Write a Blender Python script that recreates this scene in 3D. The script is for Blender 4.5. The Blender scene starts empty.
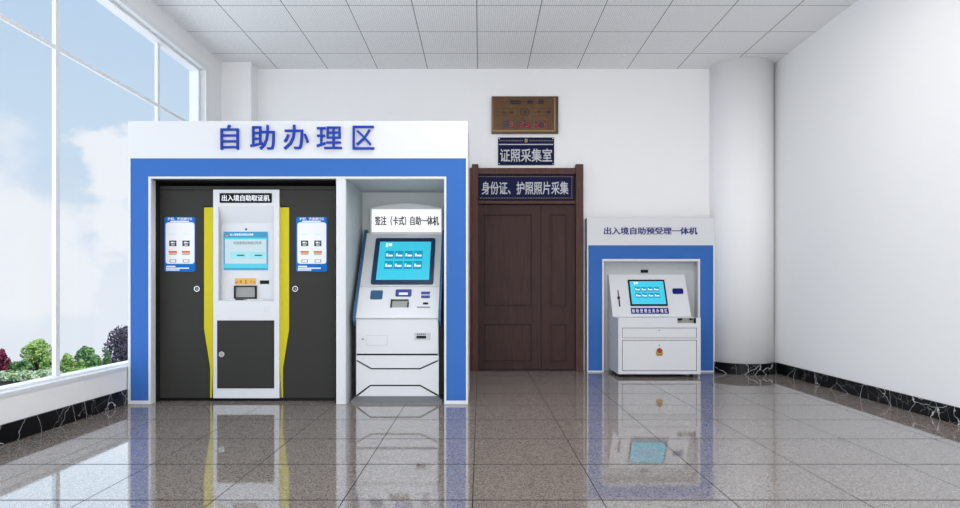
import bpy, bmesh, math, random
from mathutils import Vector, Matrix
random.seed(7)
scene = bpy.context.scene
COL = scene.collection
F, CX, HY, CZ = 632.0, 480.0, 289.0, 0.98      # focal length (px of a 960 frame), vanishing point, eye height

# ------------------------------------------------------------------ helpers
def X(px, D): return (px - CX) / F * D
def Z(py, D): return CZ - (py - HY) / F * D

def srgb(r, g, b):
    def f(c):
        c /= 255.0
        return c / 12.92 if c <= 0.04045 else ((c + 0.055) / 1.055) ** 2.4
    return (f(r), f(g), f(b), 1.0)

ORG = {}
def setprops(o, label=None, cat=None, group=None, kind=None):
    if label: o['label'] = label
    if cat: o['category'] = cat
    if group: o['group'] = group
    if kind: o['kind'] = kind

def empty(name, loc, label, cat, group=None, kind=None):
    o = bpy.data.objects.new(name, None)
    o.empty_display_size = 0.1
    COL.objects.link(o); o.location = loc
    ORG[o] = Vector(loc)
    setprops(o, label, cat, group, kind)
    return o

def obj(name, bm, mat, parent=None, label=None, cat=None, group=None, kind=None, smooth=False, loc=None):
    """link a bmesh holding world coordinates as one mesh object"""
    org = ORG[parent] if parent else (Vector(loc) if loc else Vector((0, 0, 0)))
    if loc is None and parent is None:
        org = Vector((0, 0, 0))
    bmesh.ops.recalc_face_normals(bm, faces=bm.faces[:])
    bmesh.ops.translate(bm, vec=-org, verts=bm.verts[:])
    me = bpy.data.meshes.new(name)
    bm.to_mesh(me); bm.free()
    mats = mat if isinstance(mat, (list, tuple)) else [mat]
    for m in mats: me.materials.append(m)
    if smooth:
        for p in me.polygons: p.use_smooth = True
    o = bpy.data.objects.new(name, me)
    COL.objects.link(o)
    if parent:
        o.parent = parent
        ORG[o] = org
    else:
        o.location = org; ORG[o] = org
    setprops(o, label, cat, group, kind)
    return o

def NB(): return bmesh.new()

def merge(bm, b2, M=None):
    if M is not None: bmesh.ops.transform(b2, matrix=M, verts=b2.verts[:])
    vm = {v: bm.verts.new(v.co) for v in b2.verts}
    for f in b2.faces:
        try:
            nf = bm.faces.new([vm[v] for v in f.verts]); nf.smooth = f.smooth; nf.material_index = f.material_index
        except ValueError: pass
    b2.free()

def box(bm, a0, a1, b0, b1, c0, c1, M=None, bev=0.0, mi=0):
    b2 = bmesh.new()
    bmesh.ops.create_cube(b2, size=1.0)
    for v in b2.verts:
        v.co = Vector((a0 + (v.co.x + .5) * (a1 - a0), b0 + (v.co.y + .5) * (b1 - b0), c0 + (v.co.z + .5) * (c1 - c0)))
    if bev > 0:
        bmesh.ops.bevel(b2, geom=b2.edges[:], offset=bev, segments=2, profile=.6, affect='EDGES')
    for f in b2.faces: f.material_index = mi
    merge(bm, b2, M); return bm

def prism(bm, poly, c0, c1, M=None, bev=0.0):
    """polygon in (a,b), extruded along c"""
    b2 = bmesh.new()
    lo = [b2.verts.new((a, b, c0)) for a, b in poly]
    hi = [b2.verts.new((a, b, c1)) for a, b in poly]
    n = len(poly)
    b2.faces.new(lo[::-1]); b2.faces.new(hi)
    for i in range(n):
        b2.faces.new((lo[i], lo[(i + 1) % n], hi[(i + 1) % n], hi[i]))
    bmesh.ops.recalc_face_normals(b2, faces=b2.faces[:])
    if bev > 0:
        bmesh.ops.bevel(b2, geom=b2.edges[:], offset=bev, segments=2, profile=.6, affect='EDGES')
    merge(bm, b2, M); return bm

def ringframe(bm, a0, a1, b0, b1, t, c0, c1, M=None, tb=None):
    """rectangular frame with bar width t"""
    tb = t if tb is None else tb
    box(bm, a0, a0 + t, b0, b1, c0, c1, M); box(bm, a1 - t, a1, b0, b1, c0, c1, M)
    box(bm, a0 + t, a1 - t, b1 - t, b1, c0, c1, M)
    if tb > 0: box(bm, a0 + t, a1 - t, b0, b0 + tb, c0, c1, M)
    return bm

def rrect(a0, a1, b0, b1, r, n=4):
    pts = []
    for (cx, cy, s) in ((a1 - r, b1 - r, 0), (a0 + r, b1 - r, 90), (a0 + r, b0 + r, 180), (a1 - r, b0 + r, 270)):
        for k in range(n + 1):
            t = math.radians(s + 90 * k / n)
            pts.append((cx + r * math.cos(t), cy + r * math.sin(t)))
    return pts

def disc(ca, cb, r, n=24): return [(ca + r * math.cos(2 * math.pi * k / n), cb + r * math.sin(2 * math.pi * k / n)) for k in range(n)]

def annulus(bm, ca, cb, r0, r1, c0, c1, M=None, n=28, sx=1.0):
    b2 = bmesh.new()
    rows = []
    for (r, c) in ((r0, c0), (r0, c1), (r1, c1), (r1, c0)):
        rows.append([b2.verts.new((ca + sx * r * math.cos(2 * math.pi * k / n), cb + r * math.sin(2 * math.pi * k / n), c)) for k in range(n)])
    for i in range(4):
        for k in range(n):
            b2.faces.new((rows[i][k], rows[i][(k + 1) % n], rows[(i + 1) % 4][(k + 1) % n], rows[(i + 1) % 4][k]))
    bmesh.ops.recalc_face_normals(b2, faces=b2.faces[:])
    merge(bm, b2, M); return bm

def vplane(D):
    """local (u right = x, v up = z, w towards the viewer) of an upright plane at depth D"""
    return Matrix(((1, 0, 0, 0), (0, 0, -1, D), (0, 1, 0, 0), (0, 0, 0, 1)))

class Slope:
    """leaning plane parallel to x: from (y0,z0) up to (y1,z1); local (x, distance up the slope, outwards)"""
    def __init__(s, y0, z0, y1, z1):
        s.L = math.hypot(y1 - y0, z1 - z0); s.y0, s.z0 = y0, z0
        s.cy, s.cz = (y1 - y0) / s.L, (z1 - z0) / s.L
        s.M = Matrix(((1, 0, 0, 0), (0, s.cy, -s.cz, y0), (0, s.cz, s.cy, z0), (0, 0, 0, 1)))
    def hit(s, px, py):
        k = -(py - HY) / F          # z = CZ + k*y
        v = (CZ + k * s.y0 - s.z0) / (s.cz - k * s.cy)
        y = s.y0 + v * s.cy
        return ((px - CX) / F * y, v)

def text(bm, s, u0, u1, v0, v1, c0, c1, M=None, bold=0.0, fat=0.0):
    if fat:
        h = (u1 - u0) * fat
        text(bm, s, u0 + h, u1 + h, v0, v1, c0, c1 + .0005, M, bold)
        text(bm, s, u0 - h, u1 - h, v0, v1, c0, c1 + .001, M, bold)
    cu = bpy.data.curves.new('lettering', 'FONT')
    cu.body = s; cu.size = 1.0; cu.offset = bold; cu.extrude = 0.5; cu.resolution_u = 3
    t = bpy.data.objects.new('lettering', cu); COL.objects.link(t)
    bpy.context.view_layer.update()
    me = bpy.data.meshes.new_from_object(t.evaluated_get(bpy.context.evaluated_depsgraph_get()))
    b2 = bmesh.new(); b2.from_mesh(me)
    bpy.data.objects.remove(t); bpy.data.curves.remove(cu); bpy.data.meshes.remove(me)
    xs = [v.co.x for v in b2.verts]; ys = [v.co.y for v in b2.verts]
    ax, bx, ay, by = min(xs), max(xs), min(ys), max(ys)
    for v in b2.verts:
        v.co = Vector((u0 + (v.co.x - ax) / (bx - ax) * (u1 - u0), v0 + (v.co.y - ay) / (by - ay) * (v1 - v0),
                       c0 if v.co.z < 0 else c1))
    for f in b2.faces: f.material_index = 0
    merge(bm, b2, M); return bm

# ------------------------------------------------------------------ materials
def newmat(name):
    m = bpy.data.materials.new(name); m.use_nodes = True
    nt = m.node_tree
    return m, nt, nt.nodes['Principled BSDF']

def flat(name, col, rough=.5, metal=0.0, spec=.5, noise=0.03, nscale=6.0, coat=0.0, bump=0.0, bscale=200):
    m, nt, p = newmat(name)
    p.inputs['Roughness'].default_value = rough; p.inputs['Metallic'].default_value = metal
    p.inputs['Specular IOR Level'].default_value = spec
    p.inputs['Coat Weight'].default_value = coat
    tc = nt.nodes.new('ShaderNodeTexCoord'); nz = nt.nodes.new('ShaderNodeTexNoise')
    nz.inputs['Scale'].default_value = nscale; nz.inputs['Detail'].default_value = 3
    nt.links.new(tc.outputs['Object'], nz.inputs['Vector'])
    mx = nt.nodes.new('ShaderNodeMix'); mx.data_type = 'RGBA'
    mx.inputs[6].default_value = tuple(c * (1 - noise) for c in col[:3]) + (1,)
    mx.inputs[7].default_value = tuple(min(1, c * (1 + noise)) for c in col[:3]) + (1,)
    nt.links.new(nz.outputs['Fac'], mx.inputs[0])
    nt.links.new(mx.outputs[2], p.inputs['Base Color'])
    if bump > 0:
        n2 = nt.nodes.new('ShaderNodeTexNoise'); n2.inputs['Scale'].default_value = bscale
        nt.links.new(tc.outputs['Object'], n2.inputs['Vector'])
        b = nt.nodes.new('ShaderNodeBump'); b.inputs['Strength'].default_value = bump; b.inputs['Distance'].default_value = .002
        nt.links.new(n2.outputs['Fac'], b.inputs['Height']); nt.links.new(b.outputs['Normal'], p.inputs['Normal'])
    return m

def glow(name, col, strength, base=None):
    m, nt, p = newmat(name)
    p.inputs['Base Color'].default_value = base or tuple(c * .3 for c in col[:3]) + (1,)
    p.inputs['Roughness'].default_value = .25
    p.inputs['Emission Color'].default_value = col
    p.inputs['Emission Strength'].default_value = strength
    return m

def mth(nt, op, a, b=None, c=None):
    n = nt.nodes.new('ShaderNodeMath'); n.operation = op
    for i, v in enumerate((a, b, c)):
        if v is None: continue
        if isinstance(v, (int, float)): n.inputs[i].default_value = v
        else: nt.links.new(v, n.inputs[i])
    return n.outputs[0]

def gridmask(nt, coord, x0, y0, step, w, wy=None):
    """1 on the joints of a square grid lying in object xy"""
    sp = nt.nodes.new('ShaderNodeSeparateXYZ'); nt.links.new(coord, sp.inputs[0])
    out = []
    for ax, o, w in ((0, x0, w), (1, y0, wy or w)):
        t = mth(nt, 'DIVIDE', mth(nt, 'SUBTRACT', sp.outputs[ax], o - step * 100.5), step)
        fr = mth(nt, 'ABSOLUTE', mth(nt, 'SUBTRACT', mth(nt, 'FRACT', t), .5))
        out.append(mth(nt, 'LESS_THAN', fr, w / step / 2))
    return mth(nt, 'MAXIMUM', out[0], out[1])

def mixcol(nt, fac, a, b):
    mx = nt.nodes.new('ShaderNodeMix'); mx.data_type = 'RGBA'
    if isinstance(fac, float): mx.inputs[0].default_value = fac
    else: nt.links.new(fac, mx.inputs[0])
    for i, v in ((6, a), (7, b)):
        if isinstance(v, tuple): mx.inputs[i].default_value = v
        else: nt.links.new(v, mx.inputs[i])
    return mx.outputs[2]

def m_floor():
    m, nt, p = newmat('polished_terrazzo_tile')
    tc = nt.nodes.new('ShaderNodeTexCoord').outputs['Object']
    v = nt.nodes.new('ShaderNodeTexVoronoi'); v.inputs['Scale'].default_value = 170
    nt.links.new(tc, v.inputs['Vector'])
    r = nt.nodes.new('ShaderNodeValToRGB')
    e = r.color_ramp.elements
    e[0].position = 0; e[0].color = srgb(106, 96, 89); e[1].position = 1; e[1].color = srgb(164, 154, 147)
    e2 = r.color_ramp.elements.new(.5); e2.color = srgb(135, 125, 118)
    sp = nt.nodes.new('ShaderNodeSeparateColor'); nt.links.new(v.outputs['Color'], sp.inputs[0])
    nt.links.new(sp.outputs[0], r.inputs[0])
    g = gridmask(nt, tc, -.034, 2.934, .6, .0048, .011)
    c = mixcol(nt, g, r.outputs[0], srgb(14, 12, 12))
    nt.links.new(c, p.inputs['Base Color'])
    nt.links.new(mth(nt, 'ADD', mth(nt, 'MULTIPLY', g, .8), .045), p.inputs['Roughness'])
    nt.links.new(mth(nt, 'SUBTRACT', .5, mth(nt, 'MULTIPLY', g, .45)), p.inputs['Specular IOR Level'])
    p.inputs['IOR'].default_value = 2.5; p.inputs['Specular Tint'].default_value = (.80, .91, 1, 1)
    b = nt.nodes.new('ShaderNodeBump'); b.inputs['Strength'].default_value = .3; b.inputs['Distance'].default_value = .001
    b.invert = True
    nt.links.new(g, b.inputs['Height']); nt.links.new(b.outputs['Normal'], p.inputs['Normal'])
    return m

def m_ceiling():
    m, nt, p = newmat('perforated_ceiling_tile')
    tc = nt.nodes.new('ShaderNodeTexCoord').outputs['Object']
    g = gridmask(nt, tc, -.03, 7.10, .6, .007)
    v = nt.nodes.new('ShaderNodeTexVoronoi'); v.inputs['Scale'].default_value = 48; v.inputs['Randomness'].default_value = .25
    nt.links.new(tc, v.inputs['Vector'])
    d = mth(nt, 'LESS_THAN', v.outputs['Distance'], .27)
    nz = nt.nodes.new('ShaderNodeTexNoise'); nz.inputs['Scale'].default_value = 60; nt.links.new(tc, nz.inputs['Vector'])
    base = mixcol(nt, nz.outputs['Fac'], srgb(240, 241, 242), srgb(250, 250, 250))
    c = mixcol(nt, d, base, srgb(205, 206, 208))
    c = mixcol(nt, g, c, srgb(84, 85, 88))
    nt.links.new(c, p.inputs['Base Color']); p.inputs['Roughness'].default_value = .85
    b = nt.nodes.new('ShaderNodeBump'); b.inputs['Strength'].default_value = .5; b.inputs['Distance'].default_value = .004; b.invert = True
    nt.links.new(mth(nt, 'MAXIMUM', d, g), b.inputs['Height']); nt.links.new(b.outputs['Normal'], p.inputs['Normal'])
    return m

def m_marble():
    m, nt, p = newmat('black_veined_marble')
    tc = nt.nodes.new('ShaderNodeTexCoord').outputs['Object']
    nz = nt.nodes.new('ShaderNodeTexNoise'); nz.inputs['Scale'].default_value = 3.2; nz.inputs['Detail'].default_value = 4
    nt.links.new(tc, nz.inputs['Vector'])
    mul = nt.nodes.new('ShaderNodeVectorMath'); mul.operation = 'MULTIPLY_ADD'
    mul.inputs[1].default_value = (.28, .28, .28); nt.links.new(nz.outputs['Color'], mul.inputs[0]); nt.links.new(tc, mul.inputs[2])
    masks = []
    for sc, w in ((3.1, .009), (8.0, .009)):
        v = nt.nodes.new('ShaderNodeTexVoronoi'); v.feature = 'DISTANCE_TO_EDGE'; v.inputs['Scale'].default_value = sc
        nt.links.new(mul.outputs[0], v.inputs['Vector'])
        masks.append(mth(nt, 'SUBTRACT', 1.0, mth(nt, 'SMOOTH_MIN', mth(nt, 'DIVIDE', v.outputs['Distance'], w), 1.0, .1)))
    n2 = nt.nodes.new('ShaderNodeTexNoise'); n2.inputs['Scale'].default_value = 2.3; nt.links.new(tc, n2.inputs['Vector'])
    k = mth(nt, 'GREATER_THAN', n2.outputs['Fac'], .50)
    mk = mth(nt, 'ADD', mth(nt, 'MULTIPLY', masks[0], .8), mth(nt, 'MULTIPLY', mth(nt, 'MULTIPLY', masks[1], k), .5))
    mk = mth(nt, 'MAXIMUM', mth(nt, 'MINIMUM', mk, 1.0), 0.0)
    nt.links.new(mixcol(nt, mk, srgb(12, 12, 14), srgb(244, 244, 246)), p.inputs['Base Color'])
    p.inputs['Roughness'].default_value = .3; p.inputs['Specular IOR Level'].default_value = .15
    return m

def m_wood(name, a, b, sx=40, rough=.42):
    m, nt, p = newmat(name)
    tc = nt.nodes.new('ShaderNodeTexCoord').outputs['Object']
    mp = nt.nodes.new('ShaderNodeMapping'); mp.inputs['Scale'].default_value = (sx, sx, 1.6)
    nt.links.new(tc, mp.inputs['Vector'])
    nz = nt.nodes.new('ShaderNodeTexNoise'); nz.inputs['Scale'].default_value = 2.2; nz.inputs['Detail'].default_value = 5; nz.inputs['Roughness'].default_value = .65
    nt.links.new(mp.outputs[0], nz.inputs['Vector'])
    r = nt.nodes.new('ShaderNodeValToRGB'); e = r.color_ramp.elements
    e[0].position = .32; e[0].color = a; e[1].position = .7; e[1].color = b
    nt.links.new(nz.outputs['Fac'], r.inputs[0]); nt.links.new(r.outputs[0], p.inputs['Base Color'])
    p.inputs['Roughness'].default_value = rough; p.inputs['Specular IOR Level'].default_value = .15
    return m

def m_leaf(name, a, b, sc=9):
    m, nt, p = newmat(name)
    tc = nt.nodes.new('ShaderNodeTexCoord').outputs['Object']
    nz = nt.nodes.new('ShaderNodeTexNoise'); nz.inputs['Scale'].default_value = sc; nt.links.new(tc, nz.inputs['Vector'])
    r = nt.nodes.new('ShaderNodeValToRGB'); e = r.color_ramp.elements
    e[0].position = .35; e[0].color = a; e[1].position = .65; e[1].color = b
    nt.links.new(nz.outputs['Fac'], r.inputs[0]); nt.links.new(r.outputs[0], p.inputs['Base Color'])
    p.inputs['Roughness'].default_value = .7
    p.inputs['Subsurface Weight'].default_value = 0.0
    return m

def m_glass():
    m = bpy.data.materials.new('clear_window_glass'); m.use_nodes = True
    nt = m.node_tree; nt.nodes.clear()
    out = nt.nodes.new('ShaderNodeOutputMaterial'); t = nt.nodes.new('ShaderNodeBsdfTransparent'); g = nt.nodes.new('ShaderNodeBsdfGlossy')
    t.inputs['Color'].default_value = (.97, .985, 1, 1); g.inputs['Roughness'].default_value = .01
    mx = nt.nodes.new('ShaderNodeMixShader'); mx.inputs[0].default_value = .012
    nt.links.new(t.outputs[0], mx.inputs[1]); nt.links.new(g.outputs[0], mx.inputs[2]); nt.links.new(mx.outputs[0], out.inputs[0])
    return m

M_WALL = flat('matt_white_wall_paint', srgb(240, 240, 241), .8, noise=.01, spec=.2)
M_FLOOR, M_CEIL, M_MARBLE, M_GLASS = m_floor(), m_ceiling(), m_marble(), m_glass()
M_PVC = flat('white_window_frame', srgb(232, 234, 237), .4, noise=.01)
M_WHITE = flat('white_laminate', srgb(216, 217, 219), .45, spec=.25, noise=.01)
M_STEELW = flat('white_painted_steel', srgb(216, 217, 220), .4, spec=.3, noise=.01)
M_GREYP = flat('pale_grey_panel', srgb(186, 190, 192), .4, noise=.02)
M_BAY = flat('grey_bay_lining', srgb(188, 193, 195), .5, noise=.02)
M_SILVER = flat('silver_grey_plastic', srgb(202, 204, 206), .35, noise=.02)
M_BLUE = flat('blue_acrylic_panel', srgb(56, 105, 178), .5, spec=.12, noise=.015, nscale=2)
M_LETTER = flat('blue_raised_letter', srgb(26, 62, 166), .45, spec=.15, noise=.02)
M_NAVYTXT = flat('navy_lettering', srgb(36, 42, 120), .5, noise=.02)
M_CHAR = flat('charcoal_powder_coat', srgb(50, 49, 46), .55, spec=.2, noise=.03, bump=.15, bscale=600)
M_CHARD = flat('charcoal_and_reveal_shade', srgb(26, 26, 26), .55, noise=.03)  # cabinet charcoal; also carries the shade of the left bay reveal
M_BLACK = flat('black_plastic', srgb(8, 8, 9), .45, spec=.2, noise=.02)
M_SEAM = flat('dark_seam_gasket', srgb(24, 25, 28), .7, noise=.02)
M_YEL = flat('yellow_enamel', srgb(200, 187, 26), .45, spec=.2, noise=.015)
M_CHROME = flat('brushed_chrome', srgb(205, 205, 205), .25, metal=1.0, noise=.02)
M_GOLD = flat('gold_label', srgb(222, 170, 84), .4, noise=.04)
M_BRASS = flat('dark_brass', srgb(168, 124, 44), .35, metal=.6, noise=.05)
M_BASE = flat('grey_metal_base', srgb(100, 103, 107), .35, noise=.03)
M_TEAL = flat('deep_teal_plastic', srgb(38, 86, 122), .35, noise=.02)
M_NAVYF = flat('navy_screen_bezel', srgb(22, 50, 84), .35, noise=.02)
M_SLOTB = flat('indigo_slot_plastic', srgb(46, 62, 140), .35, noise=.02)
M_STK = flat('sticker_blue', srgb(8, 106, 188), .5, spec=.12, noise=.01)
M_PAPER = flat('sticker_white', srgb(232, 232, 234), .5, noise=.01)
M_WTXT = flat('white_lettering', srgb(240, 240, 244), .5, noise=.01)
M_STXT = flat('silver_lettering', srgb(192, 194, 200), .4, noise=.02)
M_ORG = flat('orange_red_print', srgb(206, 92, 52), .5, noise=.03)
M_PEACH = flat('peach_print', srgb(226, 164, 130), .5, noise=.03)
M_MINT = flat('mint_print', srgb(196, 234, 226), .5, noise=.02)
M_GREYPR = flat('grey_print', srgb(150, 150, 148), .5, noise=.04)
M_BEAD = flat('dull_brass_bead', srgb(132, 126, 112), .5, spec=.2, noise=.04)
M_NAVY = flat('navy_sign_enamel', srgb(12, 17, 62), .5, spec=.12, noise=.03)
M_NAVYB = flat('navy_indicator_plastic', srgb(16, 28, 118), .45, spec=.15, noise=.02)
M_WOOD = m_wood('dark_wenge_wood', srgb(52, 33, 31), srgb(74, 51, 48))
M_WOODD = m_wood('groove_shade_wood', srgb(30, 18, 17), srgb(44, 28, 26))  # groove shade put into a darker wood colour
M_WOODF = m_wood('brown_door_frame_wood', srgb(70, 46, 43), srgb(94, 67, 62))
M_WOODL = m_wood('light_brown_casing_wood', srgb(104, 62, 40), srgb(136, 86, 58))
M_CLOCKF = m_wood('bronze_brown_clock_face', srgb(94, 68, 48), srgb(112, 84, 60), sx=6, rough=.35)
M_CLOCKE = flat('dark_bronze_rim', srgb(76, 56, 36), .35, metal=.3, noise=.05)
M_CLOCKG = flat('worn_gilt_bevel', srgb(150, 122, 86), .3, metal=.3, noise=.08)
M_LEDOFF = flat('unlit_led_window', srgb(34, 20, 22), .3, noise=.02)
M_LED = glow('dim_red_led', srgb(170, 26, 56), .5)
M_LEDD = flat('dark_maroon_led', srgb(60, 24, 22), .4, noise=.02)
M_SIGNW = glow('backlit_white_sign', (1, 1, 1, 1), .5, base=(.8, .8, .8, 1))
M_SCR = glow('cyan_screen', srgb(62, 200, 228), .8)
M_SCRT = glow('teal_screen_tile', srgb(22, 158, 196), .72)
M_SCRW = glow('white_screen_mark', srgb(225, 244, 250), .9)
M_SCRL = glow('pale_screen_page', srgb(192, 212, 220), .75)
M_SCRD = glow('blue_screen_band', srgb(40, 140, 184), .8)
M_SCRC = glow('cyan_screen_band', srgb(70, 190, 212), .85)
M_SCRB = glow('mint_screen_button', srgb(140, 214, 220), .8)
M_INK = flat('dark_ink', srgb(60, 66, 74), .6, noise=.02)
M_RED = flat('red_enamel', srgb(178, 40, 40), .35, noise=.03)
M_BLACKINK = flat('black_lettering', srgb(30, 32, 40), .5, noise=.02)

# ------------------------------------------------------------------ the setting
XL, XR, YB, ZC = -3.015, 3.46, 7.6, 3.627
Y0 = -3.2                                       # open end of the hall, behind the camera
obj('floor', box(NB(), XL - .2, XR + .2, Y0, YB + .2, -.1, 0), M_FLOOR, label='polished grey brown speckled tile floor', cat='floor', kind='structure')
obj('ceiling', box(NB(), XL - .2, XR + .2, Y0, YB + .2, ZC, ZC + .1), M_CEIL, label='suspended ceiling of square perforated white tiles', cat='ceiling', kind='structure')
obj('wall_back', box(NB(), XL - .2, XR + .2, YB, YB + .2, 0, ZC), M_WALL, label='plain white back wall behind the door and kiosks', cat='wall', kind='structure')
obj('wall_right', box(NB(), XR, XR + .2, Y0, YB, 0, ZC), M_WALL, label='plain white wall on the right side of the hall', cat='wall', kind='structure')
# left wall with one long window opening
WY1, WZ0, WZ1 = 7.0, .31, 3.43
WY0 = -2.4
bm = NB()
box(bm, XL - .2, XL, Y0, YB, 0, WZ0); box(bm, XL - .2, XL, Y0, YB, WZ1, ZC)
box(bm, XL - .2, XL, WY1, YB, WZ0, WZ1); box(bm, XL - .2, XL, Y0, WY0, WZ0, WZ1)
obj('wall_left', bm, M_WALL, label='white wall with the long window on the left', cat='wall', kind='structure')
# corner columns
obj('column_left', box(NB(), XL, -2.67, 7.37, YB, 0, ZC), M_WALL, label='square white pier in the corner beside the window', cat='column', kind='structure')
ccx, ccy, cr = 3.12, 7.57, .362
obj('column_right', prism(NB(), disc(ccx, ccy, cr, 64), 0, ZC), M_WALL, label='rounded white column in the corner by the right wall', cat='column', kind='structure', smooth=False)
for p in bpy.data.objects['column_right'].data.polygons: p.use_smooth = abs(p.normal.z) < .5
# baseboards
obj('baseboard_left', box(NB(), XL, -3.0, Y0, 5.384, 0, .125), M_MARBLE, label='black veined marble skirting under the window', cat='baseboard', kind='structure')
obj('baseboard_right', box(NB(), XR - .015, XR, Y0, 7.44, 0, .125), M_MARBLE, label='black veined marble skirting along the right wall', cat='baseboard', kind='structure')
bm = NB()
n = 40; a0, a1 = math.radians(180), math.radians(336)
rows = []
for (r, z) in ((cr, 0), (cr + .015, 0), (cr + .015, .125), (cr, .125)):
    rows.append([bm.verts.new((ccx + r * math.cos(a0 + (a1 - a0) * k / n), ccy + r * math.sin(a0 + (a1 - a0) * k / n), z)) for k in range(n + 1)])
for i in range(4):
    for k in range(n): bm.faces.new((rows[i][k], rows[i][k + 1], rows[(i + 1) % 4][k + 1], rows[(i + 1) % 4][k]))
obj('baseboard_corner', bm, M_MARBLE, label='black marble skirting curving round the corner column', cat='baseboard', kind='structure')

# window: stepped frame, mullions, transom, panes
XF = -3.115                                       # inner face of the mullions
win = empty('window_1', (XF, 2.3, WZ0), 'long white framed window with two rows of panes', 'window', kind='structure')
bm = NB()
def wframe(bm, d0, d1, inset, t, tt):
    ya, yb, za, zb = WY0 + inset, WY1 - inset, WZ0 + inset * .35, WZ1 - inset
    box(bm, d0, d1, ya, ya + t, za, zb); box(bm, d0, d1, yb - t, yb, za, zb)
    box(bm, d0, d1, ya + t, yb - t, zb - tt, zb); box(bm, d0, d1, ya + t, yb - t, za, za + t * .2)
wframe(bm, -3.06, XL + .012, 0, .07, .05)
obj('window_casing', bm, M_PVC, win)
bm = NB(); wframe(bm, -3.16, -3.06, .03, .10, .045)
obj('window_frame', bm, M_PVC, win)
MY = [4.665 - 1.43 * k for k in range(1, 5)][::-1] + [4.665, 6.13]
for y in MY:
    obj('mullion', box(NB(), -3.145, XF, y - .023, y + .023, WZ0 + .03, WZ1 - .06, bev=.003), M_PVC, win)
ys = [WY0 + .12] + MY + [WY1 - .12]
for a, b in zip(ys[:-1], ys[1:]):
    if b < 2.5: continue
    obj('transom', box(NB(), -3.14, XF - .002, a + .02, b - .02, 2.742, 2.773, bev=.003), M_PVC, win)
for a, b in zip(ys[:-1], ys[1:]):
    if b < 2.5: continue
    obj('lower_pane', box(NB(), -3.132, -3.126, a + .02, b - .02, WZ0 + .04, 2.745), M_GLASS, win)
    obj('upper_pane', box(NB(), -3.132, -3.126, a + .02, b - .02, 2.77, WZ1 - .07), M_GLASS, win)
obj('sill_board', box(NB(), -3.16, XL + .008, WY0, WY1, WZ0 - .018, WZ0 + .012, bev=.004), M_PVC, win)

# ------------------------------------------------------------------ door set in the back wall
DD = 7.54
def dx(p, D=DD): return X(p, D)
def dz(p, D=DD): return Z(p, D)
door = empty('door_1', (dx(527), YB, 0), 'dark brown double door with panels and a signed transom', 'door', kind='structure')
def post(p0, p1):
    return box(NB(), dx(p0), dx(p1), DD - .03, YB, 0, dz(164.5), bev=.004)
obj('door_post', post(472, 478.4), M_WOODF, door); obj('door_post', post(575.6, 583), M_WOODF, door)
obj('door_casing', box(NB(), dx(468.3), dx(471.9), DD + .02, YB, 0, dz(167.5)), M_WOODL, door)
obj('door_head', box(NB(), dx(478.4), dx(575.6), DD - .01, YB, dz(174.2), dz(168), bev=.003), M_WOODF, door)
obj('transom_rail', box(NB(), dx(478.4), dx(575.6), DD - .01, YB, dz(203.8), dz(200.8), bev=.003), M_WOODF, door)
obj('transom_backing', box(NB(), dx(478.4), dx(575.6), DD + .035, YB, dz(200.8), dz(174.2)), M_BLACK, door)
obj('gap_backing', box(NB(), dx(478.4), dx(575.6), 7.596, YB, .012, dz(203.8)), M_BLACK, door)
obj('threshold', box(NB(), dx(478.4), dx(575.6), DD + .02, YB, 0, .012), M_BLACK, door)
def leaf(p0, p1, panels):
    DF = 7.575
    M = vplane(DF)
    bm = box(NB(), X(p0, DF), X(p1, DF), .014, Z(205, DF), -.02, 0, M)
    l = obj('door_leaf', bm, M_WOOD, door)
    for (a0, a1, b0, b1) in panels:
        u0, u1, v0, v1 = X(a0, DF), X(a1, DF), Z(b1, DF), Z(b0, DF)
        bm = NB()
        ringframe(bm, u0, u1, v0, v1, .014, -.002, .012, M)
        obj('panel_moulding', bm, M_WOOD, l)
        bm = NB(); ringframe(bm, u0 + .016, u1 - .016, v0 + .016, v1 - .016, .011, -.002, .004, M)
        obj('panel_moulding', bm, M_WOODD, l)  # inner strip coloured as the shade of a groove
    return l
leaf(478.6, 540.6, [(482.8, 532.8, 213.5, 307), (482.8, 532.8, 323, 362.5)])
leaf(541.3, 575.4, [(549.8, 567.4, 213.5, 307), (549.8, 567.4, 323, 362.5)])

# transom sign
D = 7.555; M = vplane(D)
u0, u1, v0, v1 = X(478.9, D), X(573.2, D), Z(200.2, D), Z(174.9, D)
sg = empty('door_sign', ((u0 + u1) / 2, D, v0), 'navy sign with silver characters set in the transom above the door', 'sign')
obj('sign_plate', box(NB(), u0, u1, v0, v1, -.018, 0, M), M_NAVY, sg)
bm = NB(); text(bm, '身份证、护照照片采集', X(481.6, D), X(568.4, D), Z(194.6, D), Z(181.6, D), 0, .005, M, .012)
obj('lettering', bm, M_STXT, sg)
bm = NB()
for k in range(58):
    u = u0 + .012 + (u1 - u0 - .03) * k / 57
    for v in (v0 + .02, v1 - .026): box(bm, u, u + .009, v, v + .011, 0, .004, M)
for k in range(13):
    v = v0 + .035 + (v1 - v0 - .07) * k / 12
    box(bm, u1 - .022, u1 - .011, v, v + .008, 0, .004, M)
obj('bead_border', bm, M_BEAD, sg)

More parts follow.
